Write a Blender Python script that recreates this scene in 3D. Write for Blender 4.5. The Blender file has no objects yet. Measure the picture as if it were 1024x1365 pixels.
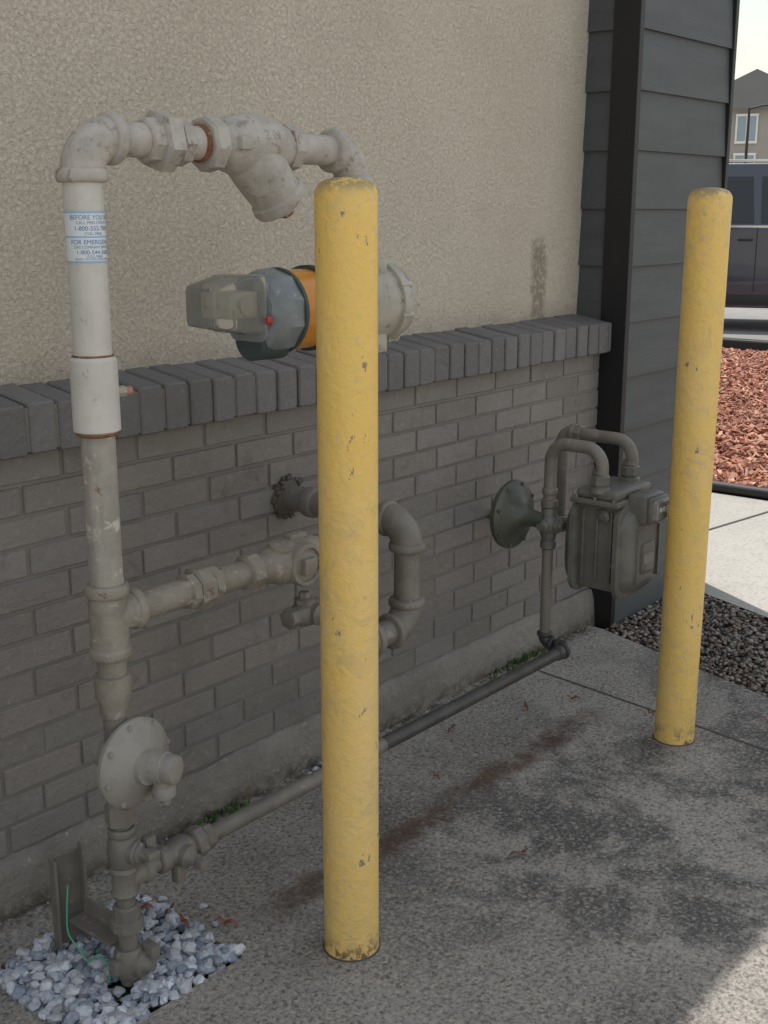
import bpy, bmesh, math, random
from mathutils import Vector, Matrix, Quaternion
random.seed(7)
R=math.radians
V=Vector
scene=bpy.context.scene
COL=bpy.context.collection

# ------------------------------------------------------------------ materials
class NT:
    def __init__(s,name):
        s.m=bpy.data.materials.new(name); s.m.use_nodes=True
        s.t=s.m.node_tree; s.b=s.t.nodes['Principled BSDF']
        s.co=s.t.nodes.new('ShaderNodeTexCoord').outputs['Object']
    def n(s,ty,**kw):
        nd=s.t.nodes.new(ty)
        for k,v in kw.items():
            if k.startswith('_'): setattr(nd,k[1:],v)
        return nd
    def link(s,a,b): s.t.links.new(a,b)
    def put(s,sock,v):
        if hasattr(v,'is_output'): s.link(v,sock)
        else: sock.default_value=v
    def noise(s,scale,detail=6,rough=.6,dist=0,stretch=None,out='Fac'):
        nd=s.n('ShaderNodeTexNoise')
        co=s.co
        if stretch:
            mp=s.n('ShaderNodeMapping'); s.link(co,mp.inputs[0]); mp.inputs['Scale'].default_value=stretch; co=mp.outputs[0]
        s.link(co,nd.inputs['Vector'])
        nd.inputs['Scale'].default_value=scale; nd.inputs['Detail'].default_value=min(detail,4)
        nd.inputs['Roughness'].default_value=rough; nd.inputs['Distortion'].default_value=dist
        return nd.outputs[out]
    def vor(s,scale,out='Distance',feature='F1'):
        nd=s.n('ShaderNodeTexVoronoi',_feature=feature); s.link(s.co,nd.inputs['Vector']); nd.inputs['Scale'].default_value=scale
        return nd.outputs[out]
    def ramp(s,fac,a,b,smooth=True):
        nd=s.n('ShaderNodeMapRange'); nd.interpolation_type='SMOOTHSTEP' if smooth else 'LINEAR'
        s.link(fac,nd.inputs[0]); nd.inputs[1].default_value=a; nd.inputs[2].default_value=b
        return nd.outputs[0]
    def mix(s,fac,a,b,mode='MIX'):
        nd=s.n('ShaderNodeMix',_data_type='RGBA',_blend_type=mode)
        s.put(nd.inputs[0],fac)
        for sock,v in ((nd.inputs[6],a),(nd.inputs[7],b)):
            if hasattr(v,'is_output'): s.link(v,sock)
            else: sock.default_value=(v[0],v[1],v[2],1)
        return nd.outputs[2]
    def math(s,op,a,b=0,c=0):
        nd=s.n('ShaderNodeMath',_operation=op)
        s.put(nd.inputs[0],a); s.put(nd.inputs[1],b); s.put(nd.inputs[2],c)
        return nd.outputs[0]
    def xyz(s):
        nd=s.n('ShaderNodeSeparateXYZ'); s.link(s.co,nd.inputs[0]); return nd.outputs
    def attr(s,name='Col'):
        nd=s.n('ShaderNodeAttribute'); nd.attribute_name=name; return nd.outputs['Color']
    def bump(s,h,strength=.3,dist=.01,prev=None):
        nd=s.n('ShaderNodeBump'); s.link(h,nd.inputs['Height']); nd.inputs['Strength'].default_value=strength; nd.inputs['Distance'].default_value=dist
        if prev: s.link(prev,nd.inputs['Normal'])
        return nd.outputs[0]
    def fin(s,col,rough=.7,normal=None,metal=0,spec=.5):
        if hasattr(col,'is_output'): s.link(col,s.b.inputs['Base Color'])
        else: s.b.inputs['Base Color'].default_value=(*col,1)
        s.put(s.b.inputs['Roughness'],rough); s.b.inputs['Metallic'].default_value=metal
        s.b.inputs['Specular IOR Level'].default_value=spec
        if normal: s.link(normal,s.b.inputs['Normal'])
        return s.m

def paint_mat(name,c1,c2,c3,sc=14,spot=(.60,.68),spotscale=45,rough=.6,bs=.25,bd=.003,streak=None,rust=None,k=1.35):
    t=NT(name)
    q=lambda c:tuple(min(v*k*w,.8) for v,w in zip(c,(1.0,1,1.04)))
    c=t.mix(t.ramp(t.noise(sc,8,.65),.35,.65),q(c1),q(c2))
    c=t.mix(t.ramp(t.noise(spotscale,6,.7),*spot),c,q(c3))
    if streak: c=t.mix(t.math('MULTIPLY',t.ramp(t.noise(22,6,.6,stretch=(1,1,.12)),.52,.72),.6),c,q(streak))
    if rust: c=t.mix(t.ramp(t.noise(17,9,.75,.4),.64,.70),c,q(rust))
    nb=t.bump(t.noise(150,5,.65),bs,bd)
    nb=t.bump(t.noise(18,3,.5),.2,.004,nb)
    return t.fin(c,rough,nb)

# stucco
t=NT('stucco')
c=t.mix(t.ramp(t.noise(1.6,6,.6),.3,.7),(.63,.555,.455),(.69,.615,.51))
c=t.mix(t.math('MULTIPLY',t.ramp(t.noise(9,8,.7),.5,.75),.22),c,(.53,.46,.37))
sw=t.noise(95,4,.75,.6)
c=t.mix(t.math('MULTIPLY',t.math('SUBTRACT',1,t.ramp(sw,.36,.48)),.26),c,(.42,.37,.30))
c=t.mix(t.math('MULTIPLY',t.ramp(sw,.56,.70),.28),c,(.76,.70,.60))
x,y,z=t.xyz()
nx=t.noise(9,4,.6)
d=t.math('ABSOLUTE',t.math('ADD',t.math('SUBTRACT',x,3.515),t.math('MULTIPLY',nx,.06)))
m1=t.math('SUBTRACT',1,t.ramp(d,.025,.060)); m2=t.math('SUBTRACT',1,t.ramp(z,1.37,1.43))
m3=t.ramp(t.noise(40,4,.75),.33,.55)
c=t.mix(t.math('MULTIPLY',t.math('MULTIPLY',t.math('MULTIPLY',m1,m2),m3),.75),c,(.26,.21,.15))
m4=t.math('SUBTRACT',1,t.ramp(z,1.13,1.22)); c=t.mix(t.math('MULTIPLY',t.math('MULTIPLY',m4,t.ramp(t.noise(14,4,.7),.3,.65)),.5),c,(.42,.36,.28))
nb=t.bump(sw,1.0,.012); nb=t.bump(t.noise(230,3,.6),.5,.004,nb)
STUCCO=t.fin(c,.9,nb,spec=.2)

def brickpaint(name,c1,c2,chip,mul=.6):
    t=NT(name)
    c=t.mix(t.ramp(t.noise(2.2,6,.6),.3,.7),c1,c2)
    c=t.mix(mul,c,t.attr(),'MULTIPLY')
    c=t.mix(t.math('MULTIPLY',t.ramp(t.noise(45,8,.75),.56,.74),.55),c,chip)
    c=t.mix(t.math('MULTIPLY',t.ramp(t.noise(11,6,.7,.5),.56,.70),.35),c,(.09,.080,.072))
    c=t.mix(t.math('MULTIPLY',t.ramp(t.noise(26,6,.7,.2,stretch=(1,1,.15)),.60,.78),.35),c,chip)
    nb=t.bump(t.noise(48,6,.65),.6,.008); nb=t.bump(t.noise(220,3,.6),.4,.003,nb)
    return t.fin(c,.6,nb,spec=.4)
BRICK=brickpaint('painted_brick',(.195,.178,.163),(.232,.213,.196),(.31,.288,.268))
LEDGE=brickpaint('painted_ledge',(.142,.136,.136),(.172,.165,.164),(.25,.24,.235))
t=NT('mortar_joint'); MORT=t.fin(t.mix(t.ramp(t.noise(3),.3,.7),(.18,.166,.152),(.22,.204,.188)),.8,t.bump(t.noise(70,5),.6,.006))
t=NT('foundation'); x,y,z=t.xyz()
c=t.mix(t.ramp(t.noise(4,8,.7),.35,.65),(.18,.165,.146),(.235,.217,.194))
c=t.mix(t.math('MULTIPLY',t.math('SUBTRACT',1,t.ramp(z,.0,.06)),t.ramp(t.noise(25,8,.7),.35,.6)),c,(.09,.078,.062))
c=t.mix(t.ramp(t.noise(60,8,.8),.60,.68),c,(.35,.33,.30))
FOUND=t.fin(c,.85,t.bump(t.noise(30,8,.7),.9,.014))
t=NT('black_trim'); BLACKT=t.fin(t.mix(t.noise(6),(.006,.006,.008),(.013,.013,.015)),.5)
t=NT('siding'); c=t.mix(t.ramp(t.noise(3,6,.6,stretch=(1,1,6)),.3,.7),(.056,.062,.067),(.072,.079,.084))
c=t.mix(t.math('MULTIPLY',t.ramp(t.noise(50,8,.7),.58,.75),.35),c,(.14,.14,.14))
SIDING=t.fin(c,.55,t.bump(t.noise(40,5,.6,stretch=(.3,1,4)),.2,.003))
t=NT('fascia'); FASC=t.fin(t.mix(t.noise(4),(.05,.05,.055),(.07,.07,.075)),.5)

# concrete slab
t=NT('concrete'); x,y,z=t.xyz()
c=t.mix(t.ramp(t.noise(1.1,8,.6,.3),.3,.7),(.28,.262,.238),(.41,.385,.35))
dark=t.ramp(t.noise(2.4,9,.8,.3),.42,.60)
inner=t.math('MULTIPLY',t.ramp(x,1.5,2.2),t.math('SUBTRACT',1,t.ramp(t.math('ABSOLUTE',t.math('ADD',y,.98)),.35,.85)))
inner=t.math('MULTIPLY',inner,t.math('SUBTRACT',1,t.ramp(x,3.6,4.2)))
c=t.mix(t.math('MULTIPLY',t.math('ADD',t.math('MULTIPLY',inner,.68),.14),dark),c,(.075,.071,.070))
fine=t.noise(95,4,.9)
c=t.mix(t.math('MULTIPLY',t.ramp(fine,.52,.63),.6),c,(.58,.54,.48))
c=t.mix(t.math('MULTIPLY',t.math('SUBTRACT',1,t.ramp(fine,.39,.49)),.74),c,(.058,.052,.047))
sp=t.vor(120,'Color'); spx=t.n('ShaderNodeSeparateColor'); t.link(sp,spx.inputs[0])
c=t.mix(t.math('MULTIPLY',t.ramp(spx.outputs[0],.88,.93),.4),c,(.55,.50,.42))
c=t.mix(t.math('MULTIPLY',t.ramp(spx.outputs[1],.90,.94),.5),c,(.10,.075,.06))
band=t.math('SUBTRACT',1,t.ramp(t.math('ABSOLUTE',t.math('ADD',t.math('ADD',y,.40),t.math('MULTIPLY',t.noise(5,5),.12))),.01,.075))
xr=t.math('MULTIPLY',t.ramp(x,1.5,1.75),t.math('SUBTRACT',1,t.ramp(x,2.9,3.1)))
st=t.math('MULTIPLY',t.math('MULTIPLY',band,xr),t.ramp(t.noise(7,8,.7),.34,.58))
c=t.mix(t.math('MULTIPLY',st,.82),c,(.095,.052,.030))
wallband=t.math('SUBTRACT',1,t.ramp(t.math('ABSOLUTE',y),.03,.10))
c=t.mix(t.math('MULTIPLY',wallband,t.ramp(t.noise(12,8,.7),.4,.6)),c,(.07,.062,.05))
nb=t.bump(fine,.9,.008); nb=t.bump(t.noise(260,3,.7),.4,.003,nb)
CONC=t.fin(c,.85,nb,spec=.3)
t=NT('joint'); JOINT=t.fin(t.mix(t.noise(60),(.04,.037,.033),(.12,.11,.09)),.9)
def walkmat(name,a,b):
    t=NT(name); c=t.mix(t.ramp(t.noise(.7,8,.65),.3,.7),a,b); c=t.mix(t.math('MULTIPLY',t.ramp(t.noise(60,8,.8),.5,.62),.5),c,tuple(v*.55 for v in a))
    c=t.mix(t.math('MULTIPLY',t.ramp(t.noise(3,8,.7),.52,.7),.4),c,tuple(v*.75 for v in a))
    return t.fin(c,.85,t.bump(t.noise(90,6,.7),.6,.006))
WALK=walkmat('walk_concrete',(.32,.305,.275),(.40,.38,.345))
LOT=walkmat('lot_concrete',(.44,.42,.385),(.52,.50,.46))
t=NT('asphalt'); c=t.mix(t.ramp(t.noise(.5,8,.65),.3,.7),(.20,.195,.19),(.26,.255,.245)); ASPH=t.fin(c,.85,t.bump(t.noise(60,6,.7),.4,.01))
t=NT('ground_soil'); c=t.mix(t.ramp(t.noise(.4,8,.65),.3,.7),(.28,.265,.23),(.34,.32,.28)); SOIL=t.fin(c,.9)

def stones(name,rough=.7,bs=.3):
    t=NT(name); c=t.mix(t.math('MULTIPLY',t.ramp(t.noise(90,6,.7),.45,.7),.35),t.attr(),(.25,.24,.24))
    return t.fin(c,rough,t.bump(t.noise(150,5),bs,.003))
PEB=stones('pebble_stone',.6); GRAV=stones('gravel_stone',.55)
t=NT('mulch_chip'); MULCH=t.fin(t.attr(),.8)
t=NT('mulch_base'); MULB=t.fin(t.mix(t.noise(30,8,.8),(.05,.02,.012),(.30,.12,.07)),.9,t.bump(t.noise(40,8,.8),1,.03))
t=NT('bed_soil'); BEDS=t.fin(t.mix(t.noise(80,8,.8),(.02,.017,.014),(.10,.085,.07)),.9,t.bump(t.noise(90,6,.8),1,.01))

# yellow bollard
t=NT('bollard_paint'); x,y,z=t.xyz()
c=t.mix(t.ramp(t.noise(3.5,8,.7,.3,stretch=(1,1,.5)),.36,.64),(.80,.53,.135),(.78,.55,.21))
blot=t.ramp(t.noise(16,9,.85,.8),.46,.60)
big=t.ramp(t.noise(2.6,4,.6),.38,.62)
c=t.mix(t.math('MULTIPLY',t.math('MULTIPLY',blot,big),.75),c,(.54,.41,.20))
c=t.mix(t.math('MULTIPLY',t.ramp(t.noise(40,8,.8),.58,.66),.5),c,(.55,.44,.26))
c=t.mix(t.ramp(t.noise(24,8,.8,.4,stretch=(1,1,.55)),.645,.67),c,(.27,.22,.15))
zt=t.math('MULTIPLY',t.ramp(z,1.52,1.55),t.ramp(t.noise(34,8,.8),.36,.52))
c=t.mix(t.math('MULTIPLY',zt,.85),c,(.22,.18,.10))
zr=t.math('MULTIPLY',t.math('SUBTRACT',1,t.ramp(z,.0,.07)),t.ramp(t.noise(30,8,.8),.48,.58))
c=t.mix(zr,c,(.20,.11,.06))
nb=t.bump(t.noise(45,6,.7),.5,.006); nb=t.bump(t.noise(16,9,.85,.8),.4,.007,nb)
BOLL=t.fin(c,.45,nb)

P_TOP=paint_mat('weathered_pipe_light',(.36,.335,.285),(.285,.262,.222),(.20,.178,.15),20,(.56,.68),30,.55,.5,.005,rust=(.22,.14,.09),k=1.25)
P_WHITE=paint_mat('white_pipe',(.50,.48,.43),(.44,.42,.37),(.33,.29,.23),10,(.63,.73),40,.5,.2,.003,streak=(.37,.34,.29),rust=(.33,.24,.16),k=1.12)
P_MID=paint_mat('weathered_pipe_mid',(.30,.28,.235),(.23,.213,.175),(.46,.43,.37),16,(.56,.66),26,.55,.3,.003,streak=(.38,.35,.30),rust=(.17,.11,.07),k=1.12)
P_FIT=paint_mat('fitting_paint',(.235,.213,.168),(.175,.158,.125),(.33,.30,.25),18,(.58,.70),35,.5,.45,.004,rust=(.13,.08,.05),k=1.15)
P_GRAY=paint_mat('gray_pipe_paint',(.155,.141,.118),(.12,.110,.093),(.24,.22,.19),14,(.60,.72),35,.5,.3,.004,rust=(.10,.07,.045),k=1.25)
P_DARK=paint_mat('dark_pipe',(.060,.054,.049),(.042,.038,.036),(.13,.11,.09),14,(.58,.72),40,.42,.3,.003,rust=(.095,.055,.03),k=1.1)
P_REG=paint_mat('regulator_paint',(.24,.225,.195),(.195,.182,.158),(.14,.13,.11),12,(.62,.72),40,.5,.2,.002,k=1.15)
P_MET=paint_mat('meter_paint',(.118,.115,.097),(.09,.088,.075),(.18,.17,.145),10,(.60,.74),35,.42,.3,.003,k=1.25)
P_DISC=paint_mat('green_regulator',(.072,.077,.057),(.054,.058,.044),(.14,.14,.11),10,(.6,.74),35,.36,.2,.003,k=1.1)
RUST=paint_mat('rust',(.28,.12,.055),(.16,.07,.035),(.38,.22,.13),40,(.55,.65),90,.9,.7,.005,k=1.0)
PLUG=paint_mat('brass_plug',(.42,.20,.12),(.34,.16,.10),(.2,.12,.09),30,k=1)
t=NT('label_white'); LABW=t.fin(t.mix(t.noise(8),(.66,.70,.72),(.58,.63,.67)),.35)
t=NT('label_ink'); LABI=t.fin((.06,.16,.34),.4)
t=NT('label_band'); LABB=t.fin((.28,.44,.62),.4)
t=NT('orange_band'); ORANGE=t.fin(t.mix(t.ramp(t.noise(12),.3,.7),(.62,.26,.022),(.50,.185,.015)),.25)
METB=paint_mat('meter_bluegray',(.20,.225,.225),(.15,.172,.172),(.27,.28,.26),10,(.6,.7),40,.4,.1,.002,k=1.15)
METG=paint_mat('meter_casting',(.33,.31,.25),(.26,.245,.195),(.18,.165,.13),12,(.56,.68),40,.45,.3,.003,k=1.2)
METK=paint_mat('meter_dark',(.04,.058,.056),(.03,.042,.042),(.07,.08,.08),12)
t=NT('clear_cover'); t.b.inputs['Transmission Weight'].default_value=.88; t.b.inputs['IOR'].default_value=1.3; CLEAR=t.fin((.86,.85,.80),.08)
t=NT('red_part'); REDP=t.fin((.40,.06,.04),.4)
t=NT('index_dial'); DIAL=t.fin(t.mix(t.noise(40),(.32,.33,.32),(.12,.12,.12)),.12)
t=NT('green_wire'); WIRE=t.fin((.05,.40,.24),.4)
t=NT('black_rubber'); RUB=t.fin(t.mix(t.noise(10),(.012,.012,.012),(.03,.03,.03)),.6)
t=NT('weed_leaf'); WEED=t.fin(t.mix(t.noise(30),(.05,.10,.025),(.09,.12,.04)),.7)
t=NT('dry_leaf'); DRY=t.fin(t.mix(t.noise(30),(.24,.06,.045),(.16,.09,.055)),.7)

# ------------------------------------------------------------------ geometry helpers
def finish(bm,name,mat,parent=None,smooth=True,angle=35):
    me=bpy.data.meshes.new(name)
    bmesh.ops.recalc_face_normals(bm,faces=bm.faces[:])
    bm.to_mesh(me); bm.free()
    me.materials.append(mat)
    o=bpy.data.objects.new(name,me); COL.objects.link(o)
    if parent: o.parent=parent
    if smooth:
        for p in me.polygons: p.use_smooth=True
        try: me.set_sharp_from_angle(angle=R(angle))
        except Exception: pass
    return o
def empty(name,loc=(0,0,0)):
    e=bpy.data.objects.new(name,None); COL.objects.link(e); e.empty_display_size=.1
    return e
def frame(axis):
    a=V(axis).normalized()
    u=a.cross(V((0,0,1)))
    if u.length<1e-3: u=V((1,0,0))
    u.normalize(); w=a.cross(u).normalized()
    return a,u,w
def lathe(bm,p,axis,prof,seg=32,rot=0):
    p=V(p); a,u,w=frame(axis)
    rings=[]
    for tt,r in prof:
        rings.append([bm.verts.new(p+a*tt+(u*math.cos(rot+2*math.pi*i/seg)+w*math.sin(rot+2*math.pi*i/seg))*max(r,1e-4)) for i in range(seg)])
    for k in range(len(rings)-1):
        for i in range(seg):
            j=(i+1)%seg
            bm.faces.new((rings[k][i],rings[k][j],rings[k+1][j],rings[k+1][i]))
    bm.faces.new(rings[0]); bm.faces.new(rings[-1])
def cyl(bm,p,q,r,seg=32,bev=0):
    p=V(p);q=V(q);L=(q-p).length
    if bev: lathe(bm,p,q-p,[(0,r-bev),(bev,r),(L-bev,r),(L,r-bev)],seg)
    else: lathe(bm,p,q-p,[(0,r),(L,r)],seg)
def hexn(bm,p,axis,L,r,seg=6,rot=0.2):
    c=r*.10
    lathe(bm,p,axis,[(0,r*.86),(c,r),(L-c,r),(L,r*.86)],seg,rot)
def band(bm,p,axis,L,r):
    a=V(axis).normalized(); h=L/2
    lathe(bm,V(p)-a*h,a,[(0,r*.86),(L*.12,r*.96),(L*.3,r),(L*.7,r),(L*.88,r*.96),(L,r*.86)])
def sweep(bm,pts,r,seg=24):
    pts=[V(p) for p in pts]; n=len(pts)
    rs=r if isinstance(r,(list,tuple)) else [r]*n
    tg=[]
    for i in range(n):
        tg.append((pts[min(i+1,n-1)]-pts[max(i-1,0)]).normalized())
    a,u,w=frame(tg[0]); rings=[]
    for i in range(n):
        if i: 
            q=tg[i-1].rotation_difference(tg[i]); u=q@u
        w=tg[i].cross(u).normalized()
        rings.append([bm.verts.new(pts[i]+(u*math.cos(2*math.pi*k/seg)+w*math.sin(2*math.pi*k/seg))*rs[i]) for k in range(seg)])
    for k in range(n-1):
        for i in range(seg):
            j=(i+1)%seg; bm.faces.new((rings[k][i],rings[k][j],rings[k+1][j],rings[k+1][i]))
    bm.faces.new(rings[0]); bm.faces.new(rings[-1])
def arc(c,d1,d2,Rr,n=10):
    c=V(c);d1=V(d1);d2=V(d2); o=c-d1*Rr+d2*Rr
    return [o+(-d2*math.cos(t)+d1*math.sin(t))*Rr for t in [math.pi/2*i/n for i in range(n+1)]]
def elbow(bm,c,d1,d2,Rr,r,bandr=None,bl=.022):
    sweep(bm,arc(c,d1,d2,Rr,12),r)
    if bandr:
        c=V(c);d1=V(d1);d2=V(d2)
        band(bm,c-d1*Rr,d1,bl,bandr); band(bm,c+d2*Rr,d2,bl,bandr)
def box(bm,lo,hi,bev=0,seg=2):
    lo=V(lo);hi=V(hi)
    r=bmesh.ops.create_cube(bm,size=1)
    vs=r['verts']
    for v in vs: v.co=V([lo[i]+(v.co[i]+.5)*(hi[i]-lo[i]) for i in range(3)])
    if bev:
        es=list({e for v in vs for e in v.link_edges})
        bmesh.ops.bevel(bm,geom=es,offset=bev,segments=seg,affect='EDGES',profile=.5)
def rrect(w,h,r,n=5):
    pts=[]
    for cx,cy,a0 in ((w/2-r,h/2-r,0),(-w/2+r,h/2-r,90),(-w/2+r,-h/2+r,180),(w/2-r,-h/2+r,270)):
        for i in range(n+1):
            a=R(a0+90*i/n); pts.append((cx+r*math.cos(a),cy+r*math.sin(a)))
    return pts
def loft(bm,c,n,u,layers):
    c=V(c);n=V(n).normalized();u=V(u).normalized();w=n.cross(u)
    rings=[]
    for off,ww,hh,rr in layers:
        rings.append([bm.verts.new(c+n*off+u*x+w*y) for x,y in rrect(ww,hh,rr)])
    m=len(rings[0])
    for k in range(len(rings)-1):
        for i in range(m):
            j=(i+1)%m; bm.faces.new((rings[k][i],rings[k][j],rings[k+1][j],rings[k+1][i]))
    bm.faces.new(rings[0]); bm.faces.new(rings[-1])
def sphere(bm,c,r,sc=(1,1,1)):
    r_=bmesh.ops.create_uvsphere(bm,u_segments=28,v_segments=16,radius=r)
    for v in r_['verts']: v.co=V((v.co.x*sc[0],v.co.y*sc[1],v.co.z*sc[2]))+V(c)
def part(parent,name,mat,fn,**kw):
    bm=bmesh.new(); fn(bm); return finish(bm,name,mat,parent,**kw)
X=V((1,0,0));Y=V((0,1,0));Z=V((0,0,1))

def colored_mesh(name,verts,faces,cols,mat,parent=None,smooth=False):
    me=bpy.data.meshes.new(name); me.from_pydata(verts,[],faces)
    ca=me.color_attributes.new('Col','FLOAT_COLOR','POINT')
    buf=[]
    for c in cols: buf.extend((c[0],c[1],c[2],1))
    ca.data.foreach_set('color',buf)
    me.materials.append(mat); me.update()
    if smooth:
        for p in me.polygons: p.use_smooth=True
    o=bpy.data.objects.new(name,me); COL.objects.link(o)
    if parent: o.parent=parent
    return o

# ------------------------------------------------------------------ building
XL=-5.0; XC=3.755; XE=4.48; HR=4.2; YB=9.0
bld=empty('commercial_building')
def f(bm): box(bm,(XL,.10,1.0),(XC,.34,HR-.25))
part(bld,'stucco_wall',STUCCO,f,smooth=False)
def f(bm): box(bm,(XL,-.0015,.0),(XC-.002,.33,1.06))
part(bld,'mortar_backing',MORT,f,smooth=False)
def bricks():
    vs=[];fs=[];cs=[]
    z0=.128; ch=.0680; g=.0075; bl=.203
    for k in range(13):
        zz=z0+k*ch; off=(bl/2 if k%2 else 0)+.03+random.uniform(-.006,.006)
        x=XL-off
        while x<XC:
            a=max(x+g/2+random.uniform(-.002,.002),XL); b=min(x+bl-g/2+random.uniform(-.002,.002),XC-.004)
            x+=bl
            if b-a<.02: continue
            j=random.uniform(-.0018,.0012); dz=random.uniform(-.0012,.0012); dz2=dz+random.uniform(-.0012,.0012)
            z1=zz+g/2; z2=zz+ch-g/2; c=.0026; y0=.001; y1=-.0062+j
            y1b=y1+random.uniform(-.0014,.0014)
            i=len(vs)
            vs+= [(a,y0,z1+dz),(b,y0,z1+dz2),(b,y0,z2+dz2),(a,y0,z2+dz),
                  (a+c*.3,y1+c,z1+c*.3+dz),(b-c*.3,y1b+c,z1+c*.3+dz2),(b-c*.3,y1b+c,z2-c*.3+dz2),(a+c*.3,y1+c,z2-c*.3+dz),
                  (a+c,y1,z1+c+dz),(b-c,y1b,z1+c+dz2),(b-c,y1b,z2-c+dz2),(a+c,y1,z2-c+dz)]
            for q in (0,4):
                for e in range(4):
                    n=(e+1)%4; fs.append((i+q+e,i+q+n,i+q+4+n,i+q+4+e))
            fs.append((i+8,i+9,i+10,i+11))
            s=random.uniform(.84,1.12); t_=random.uniform(-.02,.02)
            cs+=[(s+t_,s,s-t_)]*12
    return colored_mesh('brick_courses',vs,fs,cs,BRICK,bld)
bricks()
def ledge():
    vs=[];fs=[];cs=[]
    w=.0715; g=.008; x=XL
    while x<XC-.02:
        a=x+g/2+random.uniform(-.0015,.0015); b=min(x+w-g/2,XC+.012); x+=w
        yf=-.048+random.uniform(-.003,.003); yb=.102; zb=1.012+random.uniform(-.002,.002)
        zf=1.116+random.uniform(-.003,.003); zk=zf+.022; c=.004
        i=len(vs)
        def ring(xx,ins):
            return [(xx,yf+ins+c,zb+ins),(xx,yf+ins,zb+ins+c),(xx,yf+ins,zf-ins-c),(xx,yf+ins+c,zf-ins),(xx,yb,zk-ins),(xx,yb,zb+ins)]
        for xx,ins in ((a,c),(a+c,0),(b-c,0),(b,c)): vs+=ring(xx,ins)
        for q in range(3):
            for e in range(6):
                n=(e+1)%6; fs.append((i+q*6+e,i+q*6+6+e,i+q*6+6+n,i+q*6+n))
        fs.append(tuple(i+e for e in range(6))); fs.append(tuple(i+18+e for e in reversed(range(6))))
        s=random.uniform(.78,1.16); cs+=[(s,s,s)]*24
    colored_mesh('ledge_bricks',vs,fs,cs,LEDGE,bld)
ledge()
def f(bm): box(bm,(XL,-.041,1.018),(XC+.004,.099,1.109))
part(bld,'ledge_mortar',MORT,f,smooth=False)
def f(bm):
    lo=[(-.034,-.02),(-.030,.09),(-.014,.126),(.02,.130),(.02,-.02)]
    n=140; rings=[]; dd=0
    for i in range(n+1):
        xx=XL+(XC-.003-XL)*i/n
        rings.append([bm.verts.new((xx,y_+random.uniform(-.004,.004),z_+random.uniform(-.005,.005))) for y_,z_ in lo])
    for k in range(n):
        for e in range(5):
            bm.faces.new((rings[k][e],rings[k+1][e],rings[k+1][(e+1)%5],rings[k][(e+1)%5]))
    bm.faces.new(rings[0]); bm.faces.new(rings[-1])
part(bld,'foundation_curb',FOUND,f,angle=60)
EXP=.1935
def boards_front(bm,x0,x1,y0):
    z=-.045
    while z<HR:
        zt=min(z+EXP,HR); yb=y0-.014
        v=[bm.verts.new(q) for q in ((x0,yb,z),(x1,yb,z),(x1,y0-.002,zt),(x0,y0-.002,zt),(x0,y0+.02,z),(x1,y0+.02,z),(x1,y0+.02,zt),(x0,y0+.02,zt))]
        for fc in ((0,1,2,3),(4,5,1,0),(5,6,2,1),(7,4,0,3),(4,7,6,5)): bm.faces.new([v[i] for i in fc])
        z+=EXP
def f(bm): boards_front(bm,XC+.012,XE-.02,-.085)
part(bld,'siding_front',SIDING,f,smooth=False)
def f(bm):
    z=-.045
    while z<HR:
        zt=z+EXP; x0=XC; xb=x0-.013
        v=[bm.verts.new(q) for q in ((xb,.11,z),(xb,-.0,z),(x0-.002,-.0,zt),(x0-.002,.11,zt),(x0+.02,.11,z),(x0+.02,0,z),(x0+.02,0,zt),(x0+.02,.11,zt))]
        for fc in ((0,1,2,3),(4,5,1,0),(5,6,2,1),(7,4,0,3)): bm.faces.new([v[i] for i in fc])
        z+=EXP
part(bld,'siding_return',SIDING,f,smooth=False)
def f(bm):
    box(bm,(XC-.018,-.103,-.02),(XC+.011,-.002,HR),.002)
    box(bm,(XE-.019,-.105,-.02),(XE+.006,-.06,HR),.002)
part(bld,'corner_trim',BLACKT,f,smooth=False)
def f(bm):
    box(bm,(XC+.03,-.07,-.02),(XE-.022,.4,HR-.01)); box(bm,(XC+.03,.41,-.02),(XE-.002,YB,HR-.01))
part(bld,'end_wall',SIDING,f,smooth=False)
def f(bm):
    box(bm,(XL,.35,HR-.1),(XC+.02,YB,HR-.02)); box(bm,(XL,.345,0),(XL+.2,YB,HR-.12)); box(bm,(XL+.21,YB-.2,0),(XC+.02,YB,HR-.12))
part(bld,'roof_and_rear_walls',STUCCO,f,smooth=False)
def f(bm): box(bm,(XL,-.10,HR-.24),(XC-.02,.34,HR),.004)
part(bld,'fascia',FASC,f,smooth=False)

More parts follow.
